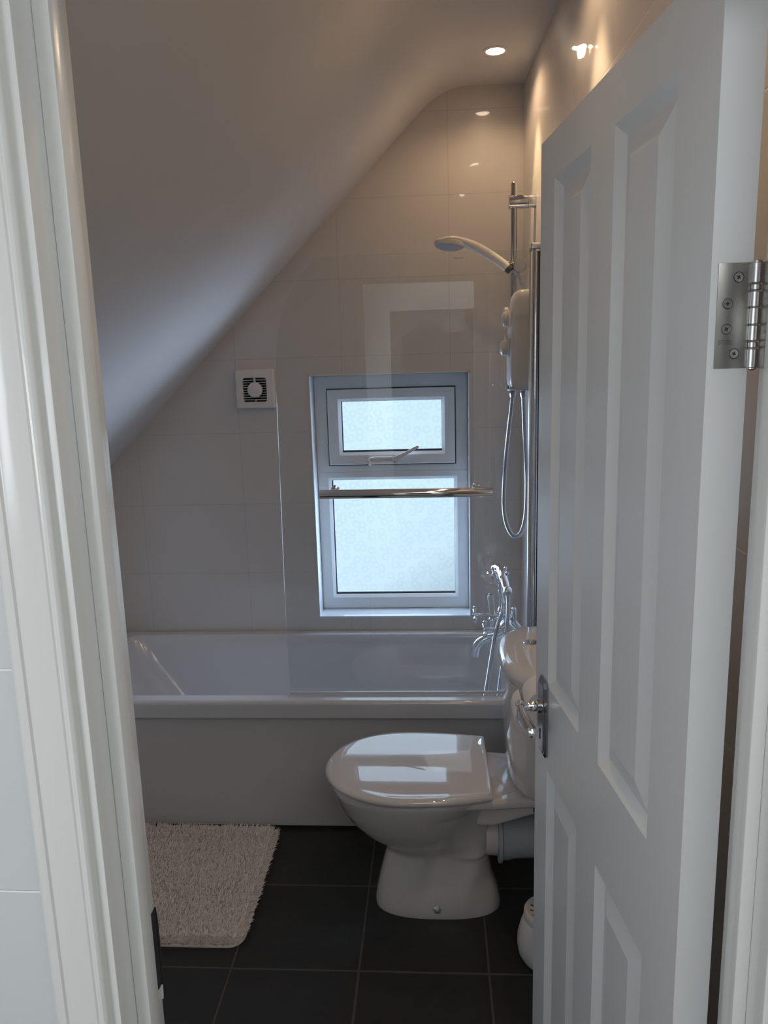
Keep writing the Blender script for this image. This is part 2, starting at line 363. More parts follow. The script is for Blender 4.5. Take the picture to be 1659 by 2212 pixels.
# architrave profile: t = distance from opening, p = projection
aprof = [(0, 0), (0, .011), (.0015, .014), (.004, .0158), (.007, .015), (.009, .0115), (.011, .0115), (.0125, .0135), (.018, .015), (.026, .017), (.034, .018), (.0395, .0175),
         (.041, .0142), (.0428, .0142), (.0442, .0172), (.048, .0185), (.053, .0175), (.0565, .014), (.057, 0)]
def arch(x0, s):
    bm = B(); loft(bm, [[(x0+s*t, YW0-p, z) for t, p in aprof] for z in (0, HEAD+.03)]); return bm
dobj('architrave', arch(XL-.009, -1), m_paint); dobj('architrave', arch(XR+.009, 1), m_paint)
bm = B(); loft(bm, [[(x, YW0-p, HEAD+.012+t) for t, p in aprof] for x in (XL-.066, XR+.066)]); dobj('architrave', bm, m_paint)
# keep plate on the left lining, paint chipped round it
KX = XL
bm = B(); box(bm, KX-.001, KX+.0012, .7860, .7972, .868, .972, .0004)
kp = dobj('keep_plate', bm, m_dark)
bm = B(); pts = [(.7972, .8655), (.7972, .9735), (.7990, .966), (.8010, .952), (.8010, .884), (.7990, .874)]
loft(bm, [[(KX+dx, y, z) for y, z in pts] for dx in (.0, .002)]); obj('keep_lip', bm, m_dark, kp)
bm = B(); loft(bm, [[(KX+dx, y, z) for y, z in [(.7972, .845), (.7972, .8655), (.7982, .878), (.7995, .8625), (.7985, .85)]] for dx in (-.004, .001)]); obj('chipped_paint', bm, m_paint, kp)

# ---------------------------------------------------------------- door leaf
TH = 83.3; DT = .042
PX, PY = .322, .8065
ax0 = PX-.001*cos(rad(TH))-(.0065+DT)*sin(rad(TH)); ay0 = PY+.001*sin(rad(TH))-(.0065+DT)*cos(rad(TH))
DR = thing('door_1', (ax0, ay0, .006), None, None, rotz=rad(180-TH), kind='structure')
DW, DH = .661, 1.969
us = [0, .097, .287, .383, .573, DW]; zs = [0, .220, .826, .997, 1.896, DH]
bm = B()
holes = {(1, 1), (3, 1), (1, 3), (3, 3)}
V = {}
def vv(u, n_, z):
    k = (round(u, 5), round(n_, 5), round(z, 5))
    if k not in V: V[k] = bm.verts.new((u, n_, z))
    return V[k]
for i in range(5):
    for j in range(5):
        u0, u1, z0, z1 = us[i], us[i+1], zs[j], zs[j+1]
        for side in (0, -DT):
            sg = 1 if side == 0 else -1
            if (i, j) in holes:
                rings = []
                for ins, dep in ((0, 0), (.003, -.0015), (.012, -.0065), (.019, -.0105), (.021, -.0105), (.052, -.0025), (.053, -.0025)):
                    n_ = side+sg*dep; rings.append([vv(u0+ins, n_, z0+ins), vv(u1-ins, n_, z0+ins), vv(u1-ins, n_, z1-ins), vv(u0+ins, n_, z1-ins)])
                for a, b in zip(rings, rings[1:]):
                    for k in range(4): bm.faces.new((a[k], a[(k+1) % 4], b[(k+1) % 4], b[k]))
                bm.faces.new(rings[-1])
            else: bm.faces.new((vv(u0, side, z0), vv(u1, side, z0), vv(u1, side, z1), vv(u0, side, z1)))
def strip(seq):
    for (a, b) in zip(seq, seq[1:]):
        bm.faces.new((vv(a[0], 0, a[1]), vv(b[0], 0, b[1]), vv(b[0], -DT, b[1]), vv(a[0], -DT, a[1])))
strip([(u, 0) for u in us]); strip([(u, DH) for u in us]); strip([(0, z) for z in zs]); strip([(DW, z) for z in zs])
obj('door_leaf', bm, m_door, DR, sharp=12)
# backplate, both sides; face side detailed
PC, PZ = .594, .926     # plate centre
hd = None
for side in (0, 1):
    f = (lambda n_: n_) if side == 0 else (lambda n_: -DT-n_)
    bm = B()
    loops = []
    for ins, n_ in ((0, 0), (0, .003), (.004, .0065), (.0075, .0068), (.009, .0085)):
        a, b, c, d = PC-.028+ins, PC+.028-ins, PZ-.077+ins, PZ+.077-ins; cut = .008 if ins < .005 else .006
        loops.append([(u, f(n_), z) for u, z in ((a+cut, c), (b-cut, c), (b, c+cut), (b, d-cut), (b-cut, d), (a+cut, d), (a, d-cut), (a, c+cut))])
    loft(bm, loops)
    hd = obj('door_handle', bm, m_dchrome, DR, sharp=20)
    sgn = 1 if side == 0 else -1
    SP = (PC+.012, f(.0085), PZ+.016)
    bm = B(); lathe(bm, [(.0135, -.001), (.0135, .004), (.010, .006), (.0105, .012), (.0085, .018), (.0082, .033), (.0095, .035), (.0095, .040)], SP, (0, sgn, 0), 24)
    obj('handle_boss', bm, m_chrome, hd)
    bm = B()
    q0 = Vector((SP[0], f(.0085+.035), SP[2]))
    path = spline([q0+Vector((.012, 0, .002)), q0+Vector((0, 0, 0)), q0+Vector((-.025, sgn*.003, -.004)), q0+Vector((-.060, sgn*.003, -.005)), q0+Vector((-.098, sgn*.002, -.003)), q0+Vector((-.110, sgn*.002, -.002))], 6)
    nn = len(path); rs = []
    for i in range(nn):
        t = i/(nn-1); r = .0085 if t < .15 else 0.0074+.0034*sin(pi*min(1, max(0, (t-.2)/.8)))
        if i > nn-4: r *= (1, .8, .5, .15)[i-(nn-4)]
        rs.append(r)
    tube(bm, path, rs, 14); obj('lever', bm, m_chrome, hd)
    bm = B()
    ko = f(.0087); kz = PZ-.034
    lathe(bm, [(.0035, 0), (.0035, .0006)], (PC, ko, kz+.006), (0, sgn, 0), 16); box(bm, PC-.0017, PC+.0017, min(ko, ko+sgn*.0006), max(ko, ko+sgn*.0006), kz-.012, kz+.004)
    obj('keyhole', bm, m_black, hd)
# latch plate in leading edge not in view; hinges on the near edge
def hinge(zc):
    hb = obj('hinge', box(B(), -.0012, .0008, -DT+.002, -.0070, zc-.0508, zc+.0508, .0005), m_steel, DR)
    kx, ky = -.0012, -DT-.0035
    segs = [(.0508, .031, .0058), (.0302, .0242, .0053), (.0234, .0082, .0058), (.0075, -.0085, .0058), (-.0092, -.0245, .0058), (-.0253, -.0313, .0053), (-.0321, -.0508, .0058)]
    for a, b, r in segs:
        bm = B(); lathe(bm, [(r-.0008, b), (r, b+.0008), (r, a-.0008), (r-.0008, a)], (kx, ky, zc), (0, 0, 1), 20); obj('hinge_knuckle', bm, m_knuckle, hb)
    bm = B(); lathe(bm, [(.0045, .0505), (.0045, .052), (.002, .0535)], (kx, ky, zc), (0, 0, 1), 16); lathe(bm, [(.0045, -.0505), (.0045, -.052), (.002, -.0535)], (kx, ky, zc), (0, 0, 1), 16); obj('hinge_pin', bm, m_chrome2, hb)
    for k, (dn, dz) in enumerate(((-.0275, .037), (-.0178, .0120), (-.0178, -.0125), (-.0270, -.0365))):
        c = (-.0012, dn, zc+dz)
        bm = B(); lathe(bm, [(.0046, 0), (.0046, .0003), (.0041, .0004), (.0040, .0001), (.0010, .0001)], c, (-1, 0, 0), 24); s = obj('screw', bm, m_steel, hb)
        bm = B(); lathe(bm, [(.0046, 0), (.0050, .0002), (.0053, .0001)], c, (-1, 0, 0), 24, False); obj('countersink_shade', bm, m_dark, hb)  # dark ring round the screw head, recess shade put in as colour
        bm = B(); a = .6+k
        for q in (a, a+pi/2):
            d = Vector((0, cos(q), sin(q)))*.0020; e = Vector((0, -sin(q), cos(q)))*.0005; p = Vector((-.00165, dn, zc+dz))
            loft(bm, [[p-d-e, p+d-e, p+d+e, p-d+e], [p-d-e+Vector((.0004, 0, 0)), p+d-e+Vector((.0004, 0, 0)), p+d+e+Vector((.0004, 0, 0)), p-d+e+Vector((.0004, 0, 0))]])
        bm.normal_update(); o = bpy.data.objects.new('screw_slot', finish(bm, 'screw_slot', m_black)); COL.objects.link(o); o.parent = hb
    t = text('stamped_letters', 'STEEL', .0058, (-.0014, -.0175, zc-.0255), ((0, -1, 0), (0, 0, 1), (-1, 0, 0)), m_hingetext, hb)
    # frame leaf
    return hb
hinge(1.6445-.006); hinge(.25)
for zc in (1.644, .256):
    bm = B(); box(bm, XR-.0012, XR+.0006, .7665, .7985, zc-.0508, zc+.0508, .0005); hl = dobj('hinge_leaf', bm, m_steel)
    for k, (y, dz) in enumerate(((.776, .037), (.786, .0125), (.786, -.0125), (.776, -.037))):
        bm = B(); lathe(bm, [(.0046, 0), (.0046, .0003), (.0041, .0004), (.0040, .0001), (.0010, .0001)], (XR-.0012, y, zc+dz), (-1, 0, 0), 20); obj('screw', bm, m_steel, hl)

# ---------------------------------------------------------------- window
W1 = thing('window_1', (-.177, YB+.12, WZ0), None, None, kind='structure')
WY = 3.20
def frame(bm, x0, x1, z0, z1, wl, wr, wb, wt, y0, y1, bev=.004):
    """picture frame with its inner edge chamfered towards the pane"""
    o_ = [(x0, z0), (x1, z0), (x1, z1), (x0, z1)]; i_ = [(x0+wl, z0+wb), (x1-wr, z0+wb), (x1-wr, z1-wt), (x0+wl, z1-wt)]
    i2 = [(x0+wl-.012, z0+wb-.012), (x1-wr+.012, z0+wb-.012), (x1-wr+.012, z1-wt+.012), (x0+wl-.012, z1-wt+.012)]
    R_ = [[(x, y1, z) for x, z in o_], [(x, y0+.003, z) for x, z in o_]]
    ob = [(x0+.003, z0+.003), (x1-.003, z0+.003), (x1-.003, z1-.003), (x0+.003, z1-.003)]
    R_ += [[(x, y0, z) for x, z in ob], [(x, y0, z) for x, z in i2], [(x, y0+.009, z) for x, z in i_], [(x, y1, z) for x, z in i_]]
    loft(bm, R_+[R_[0]], False, False)
bm = B()   # tiled reveal lining: sides, head and sill boards
box(bm, WX0, WX0+.004, YB-.003, YB+.16, WZ0, WZ1); box(bm, WX1-.004, WX1, YB-.003, YB+.16, WZ0, WZ1); box(bm, WX0, WX1, YB-.003, YB+.16, WZ1-.004, WZ1)
obj('window_reveal', bm, mat('white_reveal_tile', (.66, .69, .71), .3, coat=.5), W1)
bm = B(); box(bm, WX0, WX1, YB-.004, YB+.16, WZ0-.001, WZ0+.010, .002); obj('window_sill', bm, mat('white_sill_tile', (.62, .66, .69), .12, coat=1, bump=.0003, bscale=12), W1)
bm = B()
fx0, fx1, fz0, fz1 = -.493, .142, .5565, 1.561
frame(bm, fx0, fx1, fz0, 1.158, .058, .058, .061, .036, WY, WY+.05)
frame(bm, fx0, fx1, 1.158, fz1, .070, .067, .040, .070, WY, WY+.05)
obj('window_frame', bm, m_upvc, W1)
bm = B(); frame(bm, -.437, .088, 1.190, 1.502, .055, .053, .051, .049, WY-.016, WY+.02); sash = obj('window_sash', bm, m_upvc, W1)
bm = B(); frame(bm, -.4395, .0905, 1.1875, 1.5045, .010, .010, .010, .010, WY-.004, WY+.004); obj('rubber_seal', bm, m_black, sash)
def gasket(x0, x1, z0, z1, y, par):
    bm = B(); t = .005
    for a in ((x0, x1, z0, z0+t*1.8), (x0, x1, z1-t*.5, z1), (x0, x0+t*1.4, z0, z1), (x1-t*.6, x1, z0, z1)): box(bm, a[0], a[1], y-.003, y+.006, a[2], a[3])
    obj('pane_gasket', bm, m_black, par)
gasket(-.384, .037, 1.240, 1.454, WY+.004, sash); gasket(-.437, .086, .616, 1.124, WY+.02, W1)
bm = B(); box(bm, -.383, .036, WY+.006, WY+.010, 1.241, 1.453); obj('pane', bm, m_pane, sash)
bm = B(); box(bm, -.437, .086, WY+.022, WY+.026, .615, 1.124); obj('pane', bm, m_pane, W1)
# casement fastener: base, raised lever, and closed tongue
bm = B(); box(bm, -.173, -.148, WY-.026, WY-.016, 1.192, 1.214, .003); fh = obj('window_handle', bm, m_plastic, sash)
bm = B(); a = Vector((-.166, WY-.030, 1.208)); b = Vector((-.062, WY-.034, 1.264)); d = (b-a).normalized(); e = Vector((-d.z, 0, d.x))
loops = []
for t, w_ in ((0, .011), (.15, .010), (.45, .0065), (.85, .0065), (.96, .0055), (1, .003)):
    p = a.lerp(b, t); loops.append([p-e*w_-Vector((0, .004, 0)), p+e*w_-Vector((0, .004, 0)), p+e*w_+Vector((0, .005, 0)), p-e*w_+Vector((0, .005, 0))])
loft(bm, loops); obj('lever', bm, m_plastic, fh)
bm = B(); lathe(bm, [(.0022, 0), (.0022, .002)], (-.163, WY-.0335, 1.200), (0, -1, 0), 12); obj('screw', bm, m_dark, fh)
bm = B(); tube(bm, spline([(-.172, WY-.022, 1.219), (-.22, WY-.023, 1.219), (-.262, WY-.023, 1.216), (-.270, WY-.023, 1.204), (-.262, WY-.023, 1.196), (-.22, WY-.022, 1.197), (-.174, WY-.020, 1.198)], 6), .005, 10); obj('fastener_tongue', bm, m_plastic, fh)
bm = B(); lathe(bm, [(.007, 0), (.007, .006), (.004, .009)], (-.268, WY-.016, 1.192), (0, -1, 0), 16); obj('fastener_stud', bm, m_plastic, fh)

# ---------------------------------------------------------------- extractor fan
FX0, FX1, FZ0, FZ1 = -.789, -.632, 1.441, 1.595
fan = thing('extractor_fan', ((FX0+FX1)/2, YB, FZ0), 'square white extractor fan with slatted grille high on tiled wall', 'fan')
def sq(x0, x1, z0, z1, r, y, n=5): return [(x, y, z) for x, z, _ in rrect(x0, x1, z0, z1, r, 0, n)]
gx0, gx1, gz0, gz1 = -.757, -.662, 1.466, 1.562
bm = B(); cx, cz = (gx0+gx1)/2, (gz0+gz1)/2
loft(bm, [sq(FX0, FX1, FZ0, FZ1, .006, YB), sq(FX0, FX1, FZ0, FZ1, .006, YB-.024), sq(FX0+.004, FX1-.004, FZ0+.004, FZ1-.004, .006, YB-.029),
          sq(gx0, gx1, gz0, gz1, .010, YB-.031), sq(gx0, gx1, gz0, gz1, .010, YB-.010)], True, True)
obj('fan_body', bm, m_plastic, fan)
bm = B(); box(bm, gx0+.001, gx1-.001, YB-.013, YB-.011, gz0+.001, gz1-.001); lathe(bm, [(.046, 0), (.046, .006), (.040, .006), (.040, 0)], (cx, YB-.013, cz), (0, -1, 0), 40); obj('fan_interior', bm, m_fangrey, fan)
bm = B()
for k in range(1, 10):
    z = gz0+(gz1-gz0)*k/10; box(bm, gx0, gx1, YB-.031, YB-.022, z-.0009, z+.0009)
lathe(bm, [(.030, 0), (.030, .012), (.027, .014)], (cx, YB-.020, cz), (0, -1, 0), 40)
box(bm, cx-.0035, cx+.0035, YB-.031, YB-.02, cz+.028, gz1)
obj('fan_grille', bm, m_plastic, fan)
bm = B(); lathe(bm, [(.0035, 0), (.0035, .012), (.0025, .012), (.0025, .005)], (cx+.001, YB-.02, gz0+.005), (0, -1, 0), 16); obj('screw', bm, m_plastic, fan)

# ---------------------------------------------------------------- downlights
for k, (x, y) in enumerate(((.222, 2.78), (.230, 1.94), (.19, 1.15))):
    lb = ('lit recessed ceiling spotlight above the shower end of the bath', 'recessed ceiling spotlight above the toilet, seen only as glare on the side wall', 'recessed ceiling spotlight nearest the doorway, above the open door')[k]
    d = thing('ceiling_spotlight', (x, y, ZC), lb, 'ceiling light', group='recessed ceiling spotlights')
    bm = B(); lathe(bm, [(.041, 0), (.041, -.002), (.036, -.004), (.031, -.003), (.030, .0)], (x, y, ZC), (0, 0, 1), 40, False)
    obj('bezel', bm, m_plastic, d)
    bm = B(); lathe(bm, [(.0295, -.0012), (.0005, -.0012)], (x, y, ZC), (0, 0, 1), 32, False); obj('lamp_glass', bm, m_lamp, d)
    light('lamp_spill', 'SPOT', (x, y, ZC-.012), (5.4, 5.0, 4.5)[k], (1.0, .68, .40), spot_size=rad(150), spot_blend=.6, shadow_soft_size=.022)
    light('lamp_beam', 'SPOT', (x, y, ZC-.012), (24, 26, 14)[k], (1.0, .72, .40), spot_size=rad(38), spot_blend=.8, shadow_soft_size=.022, aim=(x+.27, y, ZC-1.0))

# ---------------------------------------------------------------- bath
BX0, BX1, BY0, BZ = -1.345, .362, 2.400, .492
bath = thing('bathtub', (-.49, 2.75, 0), 'long white bathtub with flat front panel below the window', 'bathtub')
bm = B(); R_ = lambda i, z, r=.03: rrect(BX0+i, BX1-i-.0, BY0+i, YB-.002-i*.5, max(.004, r-i), z)
loops = [rrect(BX0+.01, BX1-.01, BY0+.012, YB-.003, .02, BZ-.062), rrect(BX0, BX1, BY0, YB-.002, .022, BZ-.060), rrect(BX0, BX1, BY0, YB-.002, .022, BZ-.058), rrect(BX0, BX1, BY0, YB-.002, .022, BZ-.014), rrect(BX0, BX1, BY0, YB-.002, .022, BZ-.012),
         rrect(BX0+.002, BX1-.002, BY0+.002, YB-.002, .022, BZ-.0055), rrect(BX0+.006, BX1-.006, BY0+.006, YB-.003, .022, BZ-.0015), rrect(BX0+.011, BX1-.008, BY0+.0115, YB-.004, .022, BZ), rrect(BX0+.013, BX1-.010, BY0+.0135, YB-.006, .022, BZ),
         rrect(BX0+.030, BX1-.053, BY0+.048, YB-.038, .05, BZ), rrect(BX0+.031, BX1-.055, BY0+.050, YB-.040, .05, BZ),
         rrect(BX0+.036, BX1-.062, BY0+.057, YB-.045, .06, BZ-.004), rrect(BX0+.044, BX1-.070, BY0+.064, YB-.050, .08, BZ-.020), rrect(BX0+.10, BX1-.090, BY0+.080, YB-.062, .10, BZ-.12),
         rrect(BX0+.20, BX1-.108, BY0+.098, YB-.080, .11, BZ-.26), rrect(BX0+.25, BX1-.125, BY0+.12, YB-.10, .11, BZ-.325), rrect(BX0+.31, BX1-.16, BY0+.16, YB-.15, .10, BZ-.355)]
loft(bm, loops, False, True); obj('tub', bm, m_acrylic, bath, sharp=50)
bm = B(); loft(bm, [[(x, y, z) for y, z in ((BY0+.026, .012), (BY0+.045, .012), (BY0+.045, BZ-.068), (BY0+.030, BZ-.066), (BY0+.024, BZ-.070), (BY0+.022, BZ-.078))] for x in (BX0+.005, BX1-.002)])
obj('bath_panel', bm, mat('white_bath_panel', (.56, .55, .54), .28, coat=.2), bath)
bm = B(); box(bm, BX0+.01, BX1-.004, BY0+.034, BY0+.045, 0, .013); obj('panel_plinth', bm, m_black, bath)
bm = B(); lathe(bm, [(.031, 0), (.031, .003), (.026, .008), (.010, .011), (.001, .011)], (.258, 2.79, .395), (-1, 0, .1), 32); obj('overflow_cover', bm, m_chrome, bath)
bm = B(); lathe(bm, [(.0068, .0), (.0068, .008), (.004, .012)], (.262, 2.772, .428), (-1, 0, .1), 16); obj('plug_stud', bm, m_chrome, bath)

# ---------------------------------------------------------------- glass screen
GY = 2.452
scr = thing('shower_screen', (-.1, GY, BZ), 'clear glass bath screen with chrome hinge post standing on the bath rim', 'shower screen')
gx0, gx1, gz0, gz1 = -.507, .302, BZ+.006, 1.93
def gout():
    p = [(gx1, gz0), (gx1, gz1)]
    for k in range(0, 25):
        a = rad(90+90*k/24); p.append((gx0+.012+.19+.19*cos(a), gz1-.36+.36*sin(a)))
    p += [(gx0+.006, gz1-.75), (gx0, gz1-1.1), (gx0, gz0)]; return p
GT = rad(.42)
def gp(x, dy, z):   # the pane is turned very slightly on its post
    return (gx1+(x-gx1)*cos(GT)+dy*sin(GT), GY+(x-gx1)*sin(GT)+dy-(z-1.2)*.0152, z)
po = gout()
bm = B(); loft(bm, [[gp(x, dy, z) for x, z in po] for dy in (-.003, .003)]); obj('glass_pane', bm, m_glass, scr, sharp=30)
m_edge = mat('polished_glass_edge', (.90, .94, .95), .28, metal=1)
bm = B(); q = [p for p in po[1:]]
loft(bm, [[gp(x+ex, dy, z+ez) for (x, z), (ex, ez) in zip(q, [(0, 0)]*len(q))] for dy in (-.0028, .0028)], False, False, False); obj('pane_edge', bm, m_edge, scr)
bm = B(); box(bm, .2985, .3105, GY-.010, GY+.010, BZ+.002, 1.922, .003); obj('hinge_post', bm, m_chrome2, scr)
bm = B(); tube(bm, [(.3175, GY-.006, BZ+.002), (.3175, GY-.006, 1.925)], .0062, 20); obj('chrome_strip', bm, m_chrome, scr)
bm = B(); box(bm, .3255, .3290, GY-.009, GY+.009, BZ+.002, 1.925); obj('channel_seal', bm, m_black, scr)
bm = B(); box(bm, .329, .372, GY-.012, GY+.012, BZ+.002, 1.93, .003); obj('wall_channel', bm, m_chrome2, scr)
bm = B(); box(bm, .302, .372, GY-.013, GY+.013, 1.930, 1.948, .003); lathe(bm, [(.0095, 1.915), (.0095, 1.932)], (.3065, GY, 0), (0, 0, 1), 20); obj('post_cap', bm, m_chrome2, scr)
bm = B(); loft(bm, [[gp(x, dy, z) for x, z in ((gx1, BZ+.001), (gx0, BZ+.001), (gx0, BZ+.010), (gx1, BZ+.010))] for dy in (-.004, .004)]); obj('bottom_seal', bm, mat('clear_bottom_seal', (.62, .64, .68), .15), scr)
text('printed_mark', 'Tempered Glass', .0044, (.084, GY-.0085, 1.912), ((1, 0, 0), (0, 0, 1), (0, -1, 0)), m_text, scr)
# towel bar on the glass
bar = thing('towel_bar', (-.09, 2.40, 1.18), 'chrome towel bar fixed across the glass shower screen', 'towel rail')
bm = B(); tube(bm, [(-.366, 2.400, 1.200), (-.363, 2.400, 1.200), (.180, 2.397, 1.1985), (.183, 2.397, 1.1985)], [.0135, .0148, .0148, .0135], 28); obj('bar', bm, m_chrome, bar)
for x in (-.322, .134):
    bm = B(); yg = GY-.004-(gx1-x)*sin(GT)*0
    lathe(bm, [(.0065, 0), (.0065, .040), (.013, .042), (.013, .050)], (x, 2.402, 1.207), (0, 1, 0), 20); obj('bar_bracket', bm, m_chrome, bar)
    bm = B(); lathe(bm, [(.013, 0), (.013, .008), (.009, .012)], (x, GY+.003, 1.207), (0, 1, 0), 20); obj('bracket_knob', bm, m_chrome, bar)

# ---------------------------------------------------------------- shower rail, handset, hose, heater
RY = 2.82; RX = .2895
rail = thing('shower_rail', (RX, RY, 1.55), 'vertical chrome shower riser rail in the corner by the back wall', 'shower rail')
bm = B(); tube(bm, [(RX, RY, 1.54), (RX, RY, 2.197), (RX, RY, 2.200)], [.0105, .0105, .008], 20); obj('rail_pole', bm, m_dchrome, rail)
for z in (2.136, 1.60):
    bm = B(); tube(bm, [(.2695, RY, z), (.2725, RY, z), (.362, RY, z)], [.020, .0225, .0225], 32); obj('wall_bracket', bm, m_chrome, rail)
    bm = B(); tube(bm, [(.335, RY, z), (.3362, RY, z)], .0228, 32); obj('bracket_joint', bm, m_black, rail)
bm = B(); tube(bm, [(.276, RY-.012, 1.925), (.305, RY-.012, 1.918)], .018, 20); obj('slider', bm, m_dchrome, rail)
bm = B(); lathe(bm, [(.012, 0), (.023, .004), (.0238, .014), (.021, .018), (.001, .019)], (.302, RY-.022, 1.921), (.25, -1, .05), 28); obj('slider_knob', bm, m_dchrome, rail)
bm = B(); lathe(bm, [(.008, 0), (.0155, .002), (.0155, .024), (.011, .030)], (.280, RY-.014, 1.919), (-.7, -.4, .35), 24); obj('handset_cradle', bm, m_dchrome, rail)

hs = thing('shower_handset', (.1, 2.78, 1.92), 'white curved shower head hanging in the chrome rail clip', 'shower head')
HY = 2.79
path = spline([(.262, HY, 1.917), (.245, HY, 1.932), (.215, HY, 1.953), (.180, HY, 1.975), (.145, HY, 1.994), (.112, HY, 2.008), (.088, HY, 2.014), (.068, HY, 2.0155), (.045, HY, 2.013), (.026, HY, 2.006), (.016, HY, 1.998)], 6)
nn = len(path)
def flat_tube(bm, path, rw, rt, n_=20):
    loops = []
    for i, p in enumerate(path):
        t = (path[min(i+1, len(path)-1)]-path[max(i-1, 0)]).normalized(); a = Vector((0, 1, 0)); b = t.cross(a)
        loops.append([p+a*cos(2*pi*k/n_)*rw[i]+b*sin(2*pi*k/n_)*rt[i] for k in range(n_)])
    loft(bm, loops)
kw = [(.262, .0150, .0155), (.18, .0170, .0175), (.145, .0195, .0165), (.118, .026, .0140), (.100, .040, .0115), (.085, .0485, .0115), (.068, .0525, .011), (.048, .049, .0105), (.032, .037, .009), (.022, .022, .007), (.016, .006, .003)]
def kint(x, j):
    for a, b in zip(kw, kw[1:]):
        if x >= b[0]:
            t = (a[0]-x)/(a[0]-b[0]); return a[j]+(b[j]-a[j])*min(1, max(0, t))
    return kw[-1][j]
rw = [kint(p.x, 1) for p in path]; rt = [kint(p.x, 2) for p in path]
bm = B(); flat_tube(bm, path, rw, rt, 28); obj('handle', bm, m_plastic, hs)
hax = Vector((-.09, -.06, -1)).normalized()
bm = B(); lathe(bm, [(.046, -.012), (.0525, -.006), (.0535, .004), (.051, .009)], (.066, HY, 2.002), hax, 40); obj('head_ring', bm, m_plastic, hs)
bm = B(); lathe(bm, [(.050, .006), (.0485, .0105), (.047, .0115), (.030, .019), (.001, .0205)], (.066, HY, 2.002), hax, 40); obj('spray_face', bm, mat('pale_grey_spray_plate', (.42, .44, .47), .4), hs)
bm = B(); lathe(bm, [(.0140, 0), (.0150, .002), (.0145, .014), (.011, .018)], (.262, HY, 1.917), (.75, 0, -.6), 20); obj('handle_ferrule', bm, m_dark, hs)

UY0, UY1 = 2.585, 2.745; uxf = .256; uxb = xr(2.66)-.002
unit = thing('electric_shower', (.31, 2.66, 1.5), 'white electric shower unit with side knobs and chrome hose outlets', 'shower unit')
bm = B()
def uloop(z, i, j):
    return rrect(uxf+i+.012*max(0, z-1.6)/.22, uxb, UY0+j, UY1-j, .022, z, 6)
loft(bm, [uloop(1.506, .016, .020), uloop(1.509, .008, .010), uloop(1.522, .002, .003), uloop(1.54, 0, 0), uloop(1.65, -.004, 0), uloop(1.79, 0, 0), uloop(1.812, .003, .003), uloop(1.824, .010, .010), uloop(1.828, .020, .020)])
obj('housing', bm, m_plastic, unit, sharp=50)
for z, r, px_, hh2 in ((1.737, .026, .022, 1), (1.643, .026, .028, 1)):
    bm = B(); lathe(bm, [(r+.006, 0), (r+.005, .004), (r-.002, .006), (r, .009), (r-.002, px_-.006), (r-.010, px_), (.001, px_+.002)], (uxf-.002, 2.64, z), (-1, 0, 0), 32); obj('control_knob', bm, m_plastic, unit)
for z, l in ((1.763, .010), (1.672, .007)):
    bm = B(); lathe(bm, [(.016, 0), (.016, l), (.012, l+.003)], (uxf+.001, 2.70, z), (-1, 0, 0), 24); obj('indicator_button', bm, m_plastic, unit)
bm = B(); box(bm, .252, .330, 2.600, 2.690, 1.503, 1.510, .002); tube(bm, [(.252, 2.66, 1.520), (.252, 2.66, 1.505)], .005, 12); obj('outlet_plate', bm, m_chrome2, unit)
for x in (.2700, .3055):
    bm = B(); lathe(bm, [(.0085, 0), (.010, -.004), (.010, -.020), (.0075, -.028)], (x, 2.66, 1.506), (0, 0, 1), 8); obj('hose_nut', bm, m_dchrome, unit)
sh = thing('shower_hose', (.28, 2.66, .99), 'long silver ribbed hose looping below the electric shower unit', 'hose')
bm = B(); hose_mesh(bm, [(.2695, 2.66, 1.485), (.266, 2.66, 1.44), (.259, 2.66, 1.38), (.247, 2.66, 1.255), (.241, 2.66, 1.125), (.247, 2.66, 1.055), (.264, 2.66, 1.008), (.283, 2.66, .994), (.303, 2.66, 1.012), (.317, 2.66, 1.074), (.320, 2.66, 1.189), (.313, 2.66, 1.334), (.306, 2.66, 1.485)], .0072)
obj('lower_loop', bm, m_hose, sh)
bm = B(); hose_mesh(bm, [(.3175, 2.79, 1.56), (.321, 2.79, 1.68), (.322, 2.79, 1.80), (.314, 2.79, 1.86), (.297, 2.79, 1.898), (.277, HY, 1.908), (.268, HY, 1.913)], .0070)
obj('upper_run', bm, m_hose, sh)

# ---------------------------------------------------------------- bath mixer tap
TX = .262; TY = 2.80; TZ = .640
tap = thing('bath_mixer_tap', (.27, 2.8, BZ), 'traditional chrome bath mixer with cross handles and white ceramic lever', 'tap')
bm = B(); tube(bm, [(TX-.01, 2.715, TZ), (TX-.01, 2.722, TZ), (TX, 2.76, TZ), (TX, 2.86, TZ), (TX, 2.885, TZ), (TX, 2.892, TZ)], [.017, .021, .0205, .0205, .021, .017], 20)
for y in (2.725, 2.88):
    tube(bm, [(TX+.001, y, TZ), (TX+.022, y, TZ-.02), (.318, y, TZ-.06), (.320, y, BZ+.008)], .0125, 16)
obj('tap_body', bm, m_chrome, tap)
for y in (2.725, 2.88):
    bm = B(); lathe(bm, [(.026, 0), (.026, .005), (.018, .010), (.013, .012)], (.320, y, BZ+.001), (0, 0, 1), 28); obj('tap_flange', bm, m_chrome, tap)
bm = B(); box(bm, .283, .300, 2.785, 2.815, .622, .690, .006, 3); obj('wall_clip', bm, m_chrome, tap)
